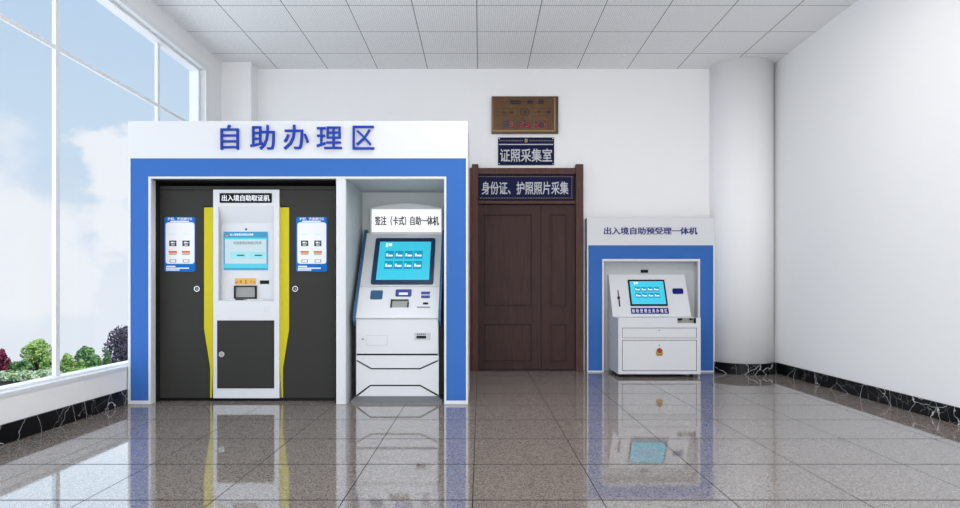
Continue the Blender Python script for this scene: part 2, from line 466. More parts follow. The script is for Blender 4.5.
# wall plaque and calendar clock
D = 7.585; M = vplane(D)
u0, u1, v0, v1 = X(498, D), X(554.2, D), Z(165, D), Z(137.4, D)
pq = empty('room_sign', ((u0 + u1) / 2, YB, v0), 'navy room plate with large silver characters under the bronze clock', 'sign')
obj('sign_plate', box(NB(), u0, u1, v0, v1, -.014, 0, M, bev=.002), M_NAVY, pq)
bm = NB(); text(bm, '证照采集室', X(500, D), X(552, D), Z(162, D), Z(148.6, D), 0, .004, M, .012)
obj('lettering', bm, M_STXT, pq)
bm = NB()
for b in (143.6, 144.4): pass
box(bm, u0 + .012, u1 - .012, Z(144.9, D), Z(144.0, D), 0, .003, M)
obj('rule_line', bm, M_STXT, pq)
for e0, e1 in ((0, 15), (19, 34)):
    bm = NB()
    for k in range(e0, e1):
        u = u0 + .02 + (u1 - u0 - .05) * k / 33
        box(bm, u, u + .011, Z(141.2, D), Z(140.2, D), 0, .003, M)
    obj('bead_border', bm, M_BEAD, pq)
uc, vc = (u0 + u1) / 2, Z(140.6, D)
bd = obj('badge', prism(NB(), [(uc + .02 * math.cos(t), vc + .024 * math.sin(t)) for t in [math.pi / 2 + 2 * math.pi * k / 8 for k in range(8)]], 0, .006, M), M_BRASS, pq)
obj('badge_center', prism(NB(), disc(uc, vc + .002, .01, 12), .006, .009, M), M_TEAL, bd)
for (a, b) in ((u0 + .014, v0 + .014), (u1 - .014, v0 + .014), (u0 + .014, v1 - .014), (u1 - .014, v1 - .014)):
    obj('screw', prism(NB(), disc(a, b, .006, 10), 0, .004, M), M_CHROME, pq)

D = 7.56; M = vplane(D)
u0, u1, v0, v1 = X(491.6, D), X(558.4, D), Z(133.4, D), Z(96.2, D)
ck = empty('calendar_clock', ((u0 + u1) / 2, YB, v0), 'bronze brown digital calendar clock with dim red digits high on the wall', 'clock')
obj('case', box(NB(), u0, u1, v0, v1, -.04, 0, M, bev=.004), M_CLOCKE, ck)
obj('face', box(NB(), u0 + .022, u1 - .05, v0 + .035, v1 - .02, 0, .006, M, bev=.002), M_CLOCKF, ck)
bm = NB()
box(bm, u1 - .05, u1 - .036, v0 + .03, v1 - .02, 0, .010, M); box(bm, u0 + .016, u1 - .036, v0 + .022, v0 + .035, 0, .010, M)
box(bm, u0 + .010, u0 + .018, v0 + .022, v1 - .012, 0, .008, M)
obj('bevel_rim', bm, M_CLOCKG, ck)
def cu(p): return X(490 + p / 12.1, D)
def cv(p): return Z(94 + p / 12.1, D)
def led(name, a0, a1, b0, b1, n, lit):
    w = obj(name, box(NB(), cu(a0), cu(a1), cv(b1), cv(b0), .006, .009, M), M_LEDOFF, ck)
    SEG = {'0': 'abcdef', '1': 'bc', '2': 'abged', '3': 'abgcd', '4': 'fgbc', '5': 'afgcd', '6': 'afgedc', '7': 'abc', '8': 'abcdefg', '9': 'abgfcd'}
    if not n: return
    W = (cu(a1) - cu(a0)) / len(n); H = cv(b0) - cv(b1)
    bm = NB(); t = min(W, H) * .14
    for i, ch in enumerate(n):
        if ch == ' ': continue
        l, r = cu(a0) + W * i + W * .16, cu(a0) + W * (i + 1) - W * .16
        bt, tp = cv(b1) + H * .08, cv(b0) - H * .08; md = (bt + tp) / 2
        for s in SEG[ch]:
            q = {'a': (l, r, tp - t, tp), 'd': (l, r, bt, bt + t), 'g': (l, r, md - t / 2, md + t / 2), 'f': (l, l + t, md, tp),
                 'e': (l, l + t, bt, md), 'b': (r - t, r, md, tp), 'c': (r - t, r, bt, md)}[s]
            box(bm, *q, .009, .0105, M)
    obj('digits', bm, M_LED if lit else M_LEDD, w)
led('display_window', 240, 378, 72, 128, '2008', False); led('display_window', 446, 518, 72, 124, '08', False); led('display_window', 584, 652, 72, 124, '08', False)
led('display_window', 148, 190, 208, 238, '08', False); led('display_window', 236, 282, 208, 238, '28', False)
led('display_window', 398, 446, 204, 236, '26', False); led('display_window', 580, 604, 204, 236, '5', False); led('display_window', 684, 736, 204, 236, '16', False)
led('display_window', 158, 290, 324, 408, ' 9', True); led('display_window', 346, 486, 324, 408, '39', True); led('display_window', 540, 672, 324, 408, '27', True)
bm = NB(); annulus(bm, cu(418), cv(221), .036, .047, .006, .010, M, sx=1.28); obj('face_ring', bm, M_LEDD, ck)
for a, b in ((60, 340), (500, 770)):
    for q0_, q1_ in ((178, 172), (269, 264)): obj('face_line', box(NB(), cu(a), cu(b), cv(q0_), cv(q1_), .006, .0075, M), M_LEDD, ck)
for a, b in ((318, 350), (318, 382), (508, 350), (508, 382), (404, 98), (420, 98), (546, 98), (682, 98), (700, 382), (134, 382), (98, 382), (206, 98), (166, 98), (94, 222), (124, 222), (212, 222), (532, 222), (556, 222), (630, 222), (656, 222), (74, 70), (696, 350)):
    obj('face_mark', box(NB(), cu(a - 7), cu(a + 7), cv(b + 7), cv(b - 7), .006, .008, M), M_LEDD, ck)

# ------------------------------------------------------------------ large blue surround with two bays
D1, DB = 5.386, 6.16
def bx(p): return X(p, D1)
def bz(p): return Z(p, D1)
L, R, TOP = -2.999, bx(467.8), bz(121)
sur = empty('kiosk_surround', ((L + R) / 2, (D1 + DB) / 2, 0), 'large white and blue two-bay kiosk surround with a blue lettered header', 'kiosk surround')
iT = bz(178.6)
bm = NB()
box(bm, L, bx(151), D1 + .012, DB, 0, TOP); box(bm, bx(444.5), R, D1 + .012, DB, 0, TOP)
box(bm, bx(151), bx(444.5), D1 + .012, DB, iT, TOP)
obj('carcass', bm, M_WHITE, sur)
hd = obj('header_panel', box(NB(), L, R, D1, D1 + .012, bz(157.3), TOP), M_WHITE, sur)
M = vplane(D1)
bm = NB()
box(bm, bx(130.6), bx(466), bz(176.6), bz(158.4), -.012, -.001, M)
box(bm, bx(130.6), bx(148.6), bz(400.6), bz(176.6), -.012, -.001, M); box(bm, bx(446.3), bx(466), bz(400.6), bz(176.6), -.012, -.001, M)
obj('blue_facing', bm, M_BLUE, sur)
bm = NB()
box(bm, L, bx(130.6), 0, bz(157.3), -.012, .003, M); box(bm, bx(466), R, 0, bz(157.3), -.012, .003, M)
box(bm, bx(130.6), bx(466), bz(158.4), bz(157.3), -.012, .003, M)
box(bm, bx(130.6), bx(150.9), 0, bz(400.6), -.012, .003, M); box(bm, bx(444.4), bx(466), 0, bz(400.6), -.012, .003, M)
box(bm, bx(148.6), bx(150.9), bz(400.6), bz(176.6), -.012, .003, M); box(bm, bx(444.4), bx(446.3), bz(400.6), bz(176.6), -.012, .003, M)
box(bm, bx(150.9), bx(444.4), bz(178.6), bz(176.6), -.012, .003, M)
obj('white_edge_trim', bm, M_WHITE, sur)
obj('divider_post', box(NB(), bx(336.2), bx(345.5), D1 + .002, DB, 0, iT), M_WHITE, sur)
obj('back_board', box(NB(), bx(151), bx(444.5), DB - .02, DB, 0, iT), M_BAY, sur)
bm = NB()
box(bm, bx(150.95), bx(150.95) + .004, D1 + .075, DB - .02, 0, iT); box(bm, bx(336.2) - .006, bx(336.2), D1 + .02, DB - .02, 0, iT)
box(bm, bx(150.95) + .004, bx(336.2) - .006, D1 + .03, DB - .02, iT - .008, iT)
obj('shaded_bay_lining', bm, M_CHARD, sur)  # shade of the left reveal is put into the dark colour
bm = NB()
box(bm, bx(345.5), bx(345.5) + .004, D1 + .012, DB - .02, 0, iT - .004); box(bm, bx(444.4) - .004, bx(444.4), D1 + .012, DB - .02, 0, iT - .004)
box(bm, bx(345.5), bx(444.4), D1 + .012, DB - .02, iT - .004, iT)
obj('grey_bay_lining', bm, M_BAY, sur)
chars = [('自', 221.2, 239.3, 125.2, 150), ('助', 250.8, 275.2, 125.4, 150), ('办', 284, 309.2, 125.2, 150), ('理', 317, 342.2, 127, 149.2), ('区', 353, 374.6, 126.2, 149.8)]
for ch, a0, a1, b0, b1 in chars:
    bm = NB(); text(bm, ch, bx(a0), bx(a1), bz(b1), bz(b0), 0, .022, M, .002)
    obj('raised_character', bm, M_LETTER, hd)

# ------------------------------------------------------------------ charcoal certificate dispenser
D2 = 5.52
def mx_(p): return X(p, D2)
def mz(p): return Z(p, D2)
M = vplane(D2)
a0, a1 = mx_(159.9), mx_(335.2)
dsp = empty('certificate_dispenser', ((a0 + a1) / 2, 5.8, 0), 'charcoal self-service cabinet with yellow stripes and white central screen column', 'kiosk')
bot, top = .03, mz(186)
bm = NB(); box(bm, a0, a1, D2 + .09, 6.1, bot, top); box(bm, a0, mx_(213), D2 + .022, D2 + .09, bot, top); box(bm, mx_(279.5), a1, D2 + .022, D2 + .09, bot, top)
obj('body', bm, M_CHARD, dsp)
obj('plinth', box(NB(), a0 + .01, a1 - .01, D2 + .03, 6.08, 0, bot), M_BLACK, dsp)
obj('top_rail', box(NB(), a0, a1, D2 - .004, D2 + .022, mz(189.8), top, bev=.003), M_CHAR, dsp)
def side_door(sgn):
    # mirrored about the cabinet's middle; yellow stripe on the inner edge, tapering below
    mid = mx_(246.4)
    f = lambda p: mx_(p) if sgn > 0 else 2 * mid - mx_(p)
    z1, zt, zy, zl = mz(190.3), mz(206), mz(328.7), mz(368)
    oe = 159.9 if sgn > 0 else 157.6
    poly = [(f(oe), bot), (f(209.5), bot), (f(209.5), zl), (f(203.4), zy), (f(203.4), zt), (f(213), zt), (f(213), z1), (f(oe), z1)]
    d = obj('side_door', prism(NB(), poly, -.02, 0, M), M_CHAR, dsp)
    yp = [(f(209.9), bot), (f(211.3), bot), (f(212.9), zl), (f(212.9), zt - .012), (f(203.8), zt - .012), (f(203.8), zy), (f(209.9), zl)]
    obj('yellow_stripe', prism(NB(), yp, -.02, -.004, M), M_YEL, dsp)
    bm = NB(); annulus(bm, f(197.3), mz(288.8), .018, .025, 0, .01, M)
    k = obj('lock', bm, M_CHROME, d)
    bm = prism(NB(), disc(f(197.3), mz(288.8), .017, 20), 0, .006, M)
    box(bm, f(197.3) - .002, f(197.3) + .002, mz(288.8) - .008, mz(288.8) + .008, .006, .0072, M, mi=1)
    obj('lock_core', bm, [M_SEAM, M_CHROME], d)
    # notice sheet
    off = 0 if sgn > 0 else mx_(296.2) - mx_(164.5)
    q = lambda p: mx_(p) + off
    s = obj('notice', prism(NB(), rrect(q(164.5), q(195.4), mz(271.6), mz(217), .016), 0, .002, M), M_STK, dsp, label='blue bordered notice sheet')
    bm = prism(NB(), rrect(q(165.8), q(194.6), mz(263.8), mz(222.4), .022), .002, .003, M); obj('notice_page', bm, M_PAPER, s)
    bm = NB(); text(bm, '护照、港澳通行证', q(168), q(192.4), mz(220.3), mz(217.5), .002, .0036, M, .01)
    obj('notice_heading', bm, M_WTXT, s)
    for (u, w, v) in ((170.6, 18.6, 221.2), (166.5, 9, 266.2), (166.2, 23, 268.0), (166.2, 13.5, 269.8)):
        obj('notice_line', box(NB(), q(u), q(u + w), mz(v + .75), mz(v - .35), .003, .0036, M), M_WTXT, s)
    for uu in (169.4, 182.6):
        def pr_(nm, mat, *bs):
            bm = NB()
            for (e0, e1, f0, f1, g0, g1) in bs: box(bm, q(uu + e0), q(uu + e1), mz(f1), mz(f0), g0, g1, M)
            return obj(nm, bm, mat, s)
        pr_('notice_picture', M_BLACKINK, (0, 7.2, 240.6, 246.2, .003, .0036))
        pr_('picture_detail', M_PAPER, (1.6, 4.4, 241.8, 243.4, .0036, .004)); pr_('picture_detail', M_PAPER, (4.9, 6, 242.2, 243.4, .0036, .004)); pr_('picture_detail', M_PAPER, (1.8, 5.4, 244.6, 245.4, .0036, .004))
        pr_('notice_picture', M_ORG, (-.6, 7.8, 251.0, 252.6, .003, .0036)); pr_('notice_picture', M_PEACH, (-.2, 7.6, 252.6, 254, .003, .0036)); pr_('notice_picture', M_GREYPR, (-.2, 7.4, 254.0, 254.8, .003, .0036))
        pr_('notice_picture', M_GREYPR, (.4, 7, 259.4, 262.6, .003, .0036)); pr_('picture_detail', M_PAPER, (1.4, 6, 260, 262, .0036, .004))
        pr_('notice_line', M_MINT, (0, 6.6, 234, 234.8, .003, .0036))
side_door(1); side_door(-1)
# white central column with its recess
DC = 5.50; M = vplane(DC)
def cx_(p): return X(p, DC)
def cz_(p): return Z(p, DC)
u0, u1 = cx_(213.2), cx_(279.2); zt = cz_(189.7); rz0, rz1 = cz_(301.2), cz_(206.4); r0, r1 = cx_(218.2), cx_(274.0)
bm = NB()
box(bm, u0, r0, bot, zt, -.05, 0, M); box(bm, r1, u1, bot, zt, -.05, 0, M)
box(bm, r0, r1, rz1, zt, -.05, 0, M); box(bm, r0, r1, bot, rz0, -.05, 0, M)
obj('center_column', bm, M_STEELW, dsp)
RD = .065
bm = NB()
box(bm, r0, r1, rz0, rz1, -RD - .01, -RD, M)
obj('recess_panel', bm, M_STEELW, dsp)
DR = DC + RD
Mr = vplane(DR)
def rx(p): return X(p, DR)
def rzz(p): return Z(p, DR)
bm = NB()
# hood sloping back into the recess, side cheeks and bottom ledge
b2 = bmesh.new()
hz = rzz(223.4)
vs = [b2.verts.new(c) for c in ((r0, DC + .002, rz1), (r1, DC + .002, rz1), (r1, DR, hz), (r0, DR, hz), (r0, DR, rz1), (r1, DR, rz1))]
for f in ((0, 1, 2, 3), (3, 2, 5, 4), (0, 4, 5, 1), (0, 3, 4), (1, 5, 2)): b2.faces.new([vs[i] for i in f])
merge(bm, b2)
obj('hood', bm, M_STEELW, dsp)
for e0 in (r0, r1 - .004): obj('cheek', box(NB(), e0, e0 + .004, rz0, rz1 - .001, -RD, -.003, M), M_GREYP, dsp)
bm = NB(); box(bm, r0 + .004, r1 - .004, rz0, rz0 + .010, -RD, -.004, M)
obj('ledge', bm, M_GREYP, dsp)
for e0, e1 in ((228, 234), (246, 262)): obj('ledge_pad', box(NB(), cx_(e0), cx_(e1), rz0 + .010, rz0 + .016, -.05, -.025, M), M_CHROME, dsp)
obj('ledge_slot', box(NB(), cx_(234.6), cx_(241.4), rz0 + .010, rz0 + .018, -.05, -.012, M), M_BLACK, dsp)
np_ = obj('name_plate', prism(NB(), rrect(cx_(219.8), cx_(272), cz_(202.9), cz_(193.2), .008), 0, .006, M), M_BLACK, dsp)
bm = NB(); text(bm, '出入境自助取证机', cx_(222.2), cx_(269.8), cz_(201.2), cz_(195.0), .006, .008, M, .012, .002); obj('lettering', bm, M_WTXT, np_)
obj('camera_lens', prism(NB(), disc(rx(246.2), rzz(229.3), .009, 14), 0, .004, Mr), M_BLACK, dsp)
def sx_(p): return rx(220 + p / 11.54)
def sz_(p): return rzz(228 + p / 11.54)
sc = obj('screen', prism(NB(), rrect(sx_(46), sx_(552), sz_(484), sz_(44), .006), 0, .008, Mr), M_SCRD, dsp)
obj('screen_page', box(NB(), sx_(60), sx_(540), sz_(412), sz_(132), .008, .009, Mr), M_SCRL, sc)
obj('screen_band', box(NB(), sx_(46), sx_(552), sz_(462), sz_(414), .008, .009, Mr), M_SCRC, sc); obj('screen_band', box(NB(), sx_(56), sx_(545), sz_(132), sz_(112), .008, .009, Mr), M_SCRC, sc)
bm = NB(); box(bm, sx_(124), sx_(312), sz_(354), sz_(276), .009, .010, Mr); obj('screen_button', bm, M_SCRB, sc)
bm = NB(); box(bm, sx_(334), sx_(522), sz_(354), sz_(276), .009, .010, Mr); obj('screen_button', bm, M_SCRB, sc)
bm = NB(); text(bm, '出入境管理自助取证系统', sx_(120), sx_(388), sz_(90), sz_(64), .008, .009, Mr, .01); obj('screen_title', bm, M_SCRW, sc)
bm = NB(); text(bm, '欢迎使用自助取证系统', sx_(162), sx_(484), sz_(190), sz_(156), .009, .010, Mr)
for a in (200, 405): obj('button_text', box(NB(), sx_(a), sx_(a + 85), sz_(323), sz_(309), .010, .011, Mr), M_INK, sc)
obj('screen_text', bm, M_INK, sc)
eb = prism(NB(), disc(sx_(82), sz_(86), .010, 16), .008, .010, Mr); obj('screen_emblem', eb, M_GOLD, sc)
obj('screen_emblem', prism(NB(), disc(sx_(82), sz_(80), .006, 12), .010, .011, Mr), M_RED, sc)
gl = obj('gold_label', box(NB(), rx(235), rx(256.0), rzz(284.6), rzz(278.2), 0, .003, Mr), M_GOLD, dsp)
bm = NB()
for a, b, c, d in ((236.0, 237.8, 281.2, 283.2), (239.8, 242, 280.2, 283), (245.2, 246.8, 280, 283.6), (254, 255, 281, 283.2)): box(bm, rx(a), rx(b), rzz(d), rzz(c), .003, .004, Mr)
annulus(bm, rx(251.3), rzz(281.6), .006, .010, .003, .004, Mr, n=14)
obj('label_print', bm, M_BRASS, gl)
obj('card_slot', box(NB(), rx(260.1), rx(269.2), rzz(284), rzz(280.4), 0, .004, Mr), M_BLACK, dsp)
bm = NB(); ringframe(bm, rx(234.8), rx(257), rzz(298.6), rzz(285.6), .011, 0, .022, Mr); obj('exit_frame', bm, M_BLACK, dsp)
obj('exit_flap', box(NB(), rx(236), rx(256), rzz(297.6), rzz(286.4), 0, .006, Mr), M_GREYPR, dsp)
ld = obj('lower_door', box(NB(), cx_(217.2), cx_(274.2), cz_(388.4), cz_(320.4), 0, .002, M), M_BLACK, dsp)
obj('door_skin', box(NB(), cx_(217.9), cx_(273.5), cz_(387.7), cz_(321.1), .002, .006, M), M_CHAR, ld)
bm = NB(); annulus(bm, cx_(222.2), cz_(354.2), .015, .024, .006, .014, M); obj('lock', bm, M_CHROME, ld)
obj('lock_core', prism(NB(), disc(cx_(222.2), cz_(354.2), .015, 18), .006, .011, M), M_GREYPR, ld)
bm = NB()
for i in range(5):
    for j in range(5): bm = prism(bm, disc(cx_(264.5 + i * 1.4), cz_(306.4 + j * 1.4), .0028, 6), 0, .0008, M)
obj('speaker_hole', bm, M_GREYP, dsp)

# ------------------------------------------------------------------ white leaning terminal in the right bay
A0, A1 = -1.083, -.363
atm = empty('endorsement_terminal', ((A0 + A1) / 2, 5.8, 0), 'white leaning self-service terminal with cyan screen and white lettered top sign', 'kiosk')
S = Slope(5.50, .72, 6.05, 1.516)
YF = 5.52
Myz = Matrix(((0, 0, 1, 0), (1, 0, 0, 0), (0, 1, 0, 0), (0, 0, 0, 1)))      # polygon (y,z) extruded along x
prof = [(YF + .004, .05), (YF + .004, .70), (5.512, .722), (6.062, 1.51), (6.12, 1.51), (6.12, .05)]
obj('body', prism(NB(), prof, A0, A1, Myz), M_STEELW, atm)
ck_ = [(5.49, .70), (5.487, .742), (5.515, .80), (6.045, 1.545), (6.117, 1.545), (6.117, 1.402), (6.088, 1.402), (5.572, .656), (5.535, .655)]
for a, b in ((A0 - .022, A0 - .001), (A1 + .001, A1 + .022)):
    obj('side_cheek', prism(NB(), ck_, a, b, Myz), M_TEAL, atm)
for a, b in ((A0 - .034, A0 - .001), (A1 + .001, A1 + .034)):
    obj('side_gap_shade', prism(NB(), [(5.575, .05), (5.575, .654), (6.09, 1.40), (6.118, 1.40), (6.118, .05)], a, b, Myz), M_BLACK, atm)  # black blocks added as the bay's shadow beside the body
bm = NB()
b2 = bmesh.new()
pts0 = [(A0 - .035, 5.458), (A1 + .035, 5.458), (A1 + .035, 6.12), (A0 - .035, 6.12)]; pts1 = [(A0, YF - .01), (A1, YF - .01), (A1, 6.12), (A0, 6.12)]
lo = [b2.verts.new((x, y, .0)) for x, y in pts0]; mi_ = [b2.verts.new((x, y, .012)) for x, y in pts0]; hi = [b2.verts.new((x, y, .046)) for x, y in pts1]
b2.faces.new(lo[::-1]); b2.faces.new(hi)
for A, B in ((lo, mi_), (mi_, hi)):
    for i in range(4): b2.faces.new((A[i], A[(i + 1) % 4], B[(i + 1) % 4], B[i]))
merge(bm, b2); obj('flared_base', bm, M_BASE, atm)
M = vplane(YF)
def ax(p): return X(p, YF)
def az(p): return Z(p, YF)
G = .004
obj('upper_front_panel', box(NB(), A0 + G, A1 - G, az(353.6), az(319.8), -.004, .010, M, bev=.003), M_STEELW, atm)
kp = obj('access_door', prism(NB(), rrect(ax(366.3), ax(387.7), az(345.3), az(335), .008), .010, .0115, M), M_GREYP, atm)
obj('door_skin', prism(NB(), rrect(ax(366.7), ax(387.3), az(344.9), az(335.4), .007), .0115, .013, M), M_STEELW, kp)
obj('key_lock', prism(NB(), disc(ax(363), az(339), .009, 14), .010, .016, M), M_GREYPR, atm)
rs = obj('receipt_bezel', prism(NB(), rrect(ax(414.4), ax(430.6), az(340), az(332.6), .008), .010, .013, M), M_GREYP, atm)
bm = box(NB(), ax(416.6), ax(426.2), az(338.4), az(335.6), .013, .015, M)
for k in range(5): box(bm, ax(417 + k * 1.9), ax(418.2 + k * 1.9), az(334.6), az(333.5), .013, .014, M)
obj('receipt_slot', bm, M_BLACK, rs)
p1 = [(ax(356.6), az(355.4)), (ax(438.8), az(355.4)), (ax(438.8), az(359.4)), (ax(419.9), az(367.9)), (ax(371.8), az(367.9)), (ax(356.6), az(359.4))]
p2 = [(ax(356.6), az(361)), (ax(371.3), az(369.4)), (ax(420.3), az(369.4)), (ax(438.8), az(361)), (ax(438.8), az(394.6)), (ax(420.4), az(384.6)), (ax(370.4), az(384.6)), (ax(356.6), az(394.6))]
p3 = [(ax(357.0), az(396.8)), (ax(370.8), az(386.1)), (ax(420), az(386.1)), (ax(438.6), az(396.8))]
obj('lower_front_panel', prism(NB(), p1[::-1], -.004, .010, M), M_STEELW, atm)
obj('lower_front_panel', prism(NB(), p2[::-1], -.004, .010, M), M_STEELW, atm)
obj('lower_front_panel', prism(NB(), p3[::-1], -.004, .010, M), M_STEELW, atm)
obj('seam_backing', box(NB(), A0 + .006, A1 - .006, az(396.8), az(353.2), -.004, .002, M), M_SEAM, atm)
# leaning face: control deck and screen surround
MS = S.M
vd = S.hit(400, 287)[1]
obj('control_deck', box(NB(), A0, A1, .006, vd - .003, -.012, .006, MS, bev=.004), M_STEELW, atm)
obj('screen_surround', box(NB(), A0, A1, vd, S.L - .004, -.012, .006, MS, bev=.004), M_SILVER, atm)
def quad(pts, c0, c1): return prism(NB(), [S.hit(*p) for p in pts], c0, c1, MS)
def sb(px0, px1, py0, py1, c0, c1, bm=None):
    a = S.hit(px0, py1); b = S.hit(px1, py0)
    xm0, xm1 = S.hit(px0, (py0 + py1) / 2)[0], S.hit(px1, (py0 + py1) / 2)[0]
    return box(bm or NB(), xm0, xm1, a[1], b[1], c0, c1, MS)
vt, vb = S.hit(400, 239.2)[1], S.hit(400, 285)[1]
su0, su1 = S.hit(373.5, 262)[0], S.hit(434.4, 262)[0]
bz_ = obj('screen_bezel', prism(NB(), rrect(su0, su1, vb, vt, .02), .004, .018, MS), M_NAVYF, atm)
gv0, gv1 = S.hit(400, 281)[1], S.hit(400, 243)[1]
g0, g1 = S.hit(378.3, 262)[0], S.hit(430.2, 262)[0]
sc = obj('touch_screen', box(NB(), g0, g1, gv0, gv1, .018, .020, MS), M_SCR, bz_ if False else atm)
def screen_icons(sc, M_, g0, g1, gv0, gv1, c):
    W, H = g1 - g0, gv1 - gv0
    k = 0
    for r in range(2):
        for q in range(4):
            u = g0 + W * (.13 + q * .185); v = gv1 - H * (.46 + r * .27)
            bm = box(NB(), u, u + W * .165, v, v + H * .21, c, c + .0012, M_)
            box(bm, u + W * .02, u + W * .05, v + H * .06, v + H * .14, c + .0012, c + .002, M_, mi=1)
            box(bm, u + W * .06, u + W * .145, v + H * .06, v + H * .105, c + .0012, c + .002, M_, mi=1)
            obj('screen_icon', bm, [M_SCRT, M_SCRW], sc)
    bm = box(NB(), g0 + W * .12, g0 + W * .16, gv1 - H * .15, gv1 - H * .04, c, c + .0012, M_); box(bm, g0 + W * .175, g0 + W * .24, gv1 - H * .12, gv1 - H * .05, c, c + .0012, M_)
    obj('screen_logo', bm, M_SCRW, sc)
screen_icons(sc, MS, g0, g1, gv0, gv1, .020)
c0, c1 = .004, .010
obj('fingerprint_pad', prism(NB(), rrect(S.hit(370.6, 295)[0], S.hit(382.8, 295)[0], S.hit(0, 299.8)[1], S.hit(0, 291)[1], .012), c0, c1, MS), M_TEAL, atm)
cd = obj('card_reader', prism(NB(), rrect(S.hit(395.8, 293)[0], S.hit(411.6, 293)[0], S.hit(0, 297)[1], S.hit(0, 290.2)[1], .01), c0, .014, MS), M_SLOTB, atm)
obj('reader_mouth', sb(399, 408, 293.6, 295.8, .014, .017), M_WTXT, cd)
bm = NB()
tr = obj('document_tray', sb(390.8, 408.8, 300.4, 307.8, c0, .0075), M_GREYPR, atm)
bm = NB(); sb(390.8, 392, 300.4, 308, .0075, .02, bm); sb(407.6, 408.8, 303, 308, .0075, .02, bm); sb(391, 408.6, 300.2, 301.2, .0075, .014, bm)
obj('tray_edge', bm, M_SEAM, tr)
obj('blue_slot', sb(421.2, 430, 292.2, 294.8, c0, c1), M_SLOTB, atm); obj('blue_slot', sb(421.2, 430, 296, 298.6, c0, c1), M_SLOTB, atm)
obj('usb_port', sb(423, 428.2, 303, 304.9, c0, .009), M_BLACK, atm)
obj('slot_line', sb(417, 430.2, 307, 308.4, c0, .009), M_GREYPR, atm)
# top sign housing
DS = 6.03; M = vplane(DS)
h0, h1 = X(370.3, DS), X(442.2, DS); hb, ht, ha = Z(233, DS), Z(208.4, DS), Z(203.2, DS)
arc = [(h0 + (h1 - h0) * k / 20, ht + (ha - ht) * math.sin(math.pi * k / 20) ** .9) for k in range(21)]
hs = obj('sign_housing', prism(NB(), [(h0, 1.50), (h1, 1.50)] + arc[::-1], -.09, 0, M), M_SILVER, atm)
sp_ = obj('sign_face', box(NB(), X(371.9, DS), X(441.0, DS), Z(232, DS), Z(209.4, DS), 0, .004, M), M_SIGNW, atm)
for tx, e0, e1 in (('签注（卡式）', 375, 406.2), ('自助一体机', 410.4, 438.8)):
    bm = NB(); text(bm, tx, X(e0, DS), X(e1, DS), Z(225.6, DS), Z(216.2, DS), .004, .006, M, .012, .005); obj('lettering', bm, M_BLACKINK, sp_)

# ------------------------------------------------------------------ small blue surround on the back wall
D3 = 7.46
def kx(p): return X(p, D3)
def kz(p): return Z(p, D3)
M = vplane(D3)
sm = empty('wall_kiosk_surround', (kx(651), 7.53, 0), 'small white and blue kiosk surround standing against the wall beside the door', 'kiosk surround')
k0, k1, kt = kx(586.9), kx(714.8), kz(217.6)
o0, o1, ot = kx(603.8), kx(698.2), kz(261.2)
bm = NB()
box(bm, k0 + .004, o0, 0, kt - .004, -.135, -.012, M); box(bm, o1, k1, 0, kt - .004, -.135, -.012, M); box(bm, o0, o1, ot, kt - .004, -.135, -.012, M)
obj('carcass', bm, M_SEAM, sm)
hp = obj('header_panel', box(NB(), kx(588), k1, kz(244.4), kt, -.012, .002, M), M_WHITE, sm)
bm = NB()
box(bm, kx(588.2), kx(713.2), kz(259), kz(245.3), -.012, -.001, M)
box(bm, kx(588.2), kx(602.2), kz(370.6), kz(259), -.012, -.001, M); box(bm, kx(700), kx(713.2), kz(370.6), kz(259), -.012, -.001, M)
obj('blue_facing', bm, M_BLUE, sm)
bm = NB()
box(bm, k0, kx(588.2), 0, kt, -.012, .004, M); box(bm, kx(713.2), k1, 0, kz(244.4), -.012, .004, M)
box(bm, kx(588.2), kx(713.2), kz(245.3), kz(244.4), -.012, .004, M)
box(bm, kx(588.2), o0, 0, kz(370.6), -.012, .004, M); box(bm, o1, kx(713.2), 0, kz(370.6), -.012, .004, M)
box(bm, kx(602.2), o0, kz(370.6), kz(259), -.012, .004, M); box(bm, o1, kx(700), kz(370.6), kz(259), -.012, .004, M)
box(bm, o0, o1, ot, kz(259), -.012, .004, M)
obj('white_edge_trim', bm, M_WHITE, sm)
bm = NB()
box(bm, o0, o1, 0, ot, -.135, -.125, M); box(bm, o0, o0 + .004, 0, ot, -.125, -.012, M); box(bm, o1 - .004, o1, 0, ot, -.125, -.012, M); box(bm, o0 + .004, o1 - .004, ot - .004, ot, -.125, -.012, M)
obj('niche_lining', bm, M_GREYP, sm)
Mn = vplane(D3 + .125)
obj('camera_window', box(NB(), X(640.6, D3 + .125), X(648, D3 + .125), Z(272.8, D3 + .125), Z(269.8, D3 + .125), 0, .006, Mn), M_BLACK, sm)
bm = NB(); text(bm, '出入境自助预受理一体机', kx(604), kx(697.2), kz(234.6), kz(227.2), .002, .006, M, .01, .0018); obj('lettering', bm, M_NAVYTXT, hp)

# ------------------------------------------------------------------ small white pre-acceptance kiosk
D4 = 7.0
q0, q1 = X(618.3, D4), X(700.7, D4)
kk = empty('application_kiosk', ((q0 + q1) / 2, 7.28, 0), 'white desk-style kiosk with tilted cyan screen, drawer and badge', 'kiosk')
zb, zt = .037, .66
M = vplane(D4)
def fx(p): return X(p, D4)
def fz(p): return Z(p, D4)
YK = 7.578
bm = NB()
box(bm, q0, q1, D4 + .012, YK, zb, zt - .06)
box(bm, q0, q1, D4 + .06, YK, zt - .06, zt)
box(bm, q0, fx(677.4), D4 + .012, D4 + .06, zt - .06, zt); box(bm, fx(696.2), q1, D4 + .012, D4 + .06, zt - .06, zt)
obj('body', bm, M_STEELW, kk)
bm = NB()
ringframe(bm, q0, q1, zb, fz(324), .042, -.012, 0, M, tb=.035)
box(bm, q0, fx(677.4), fz(324), zt, -.012, 0, M); box(bm, fx(696.2), q1, fz(324), zt, -.012, 0, M)
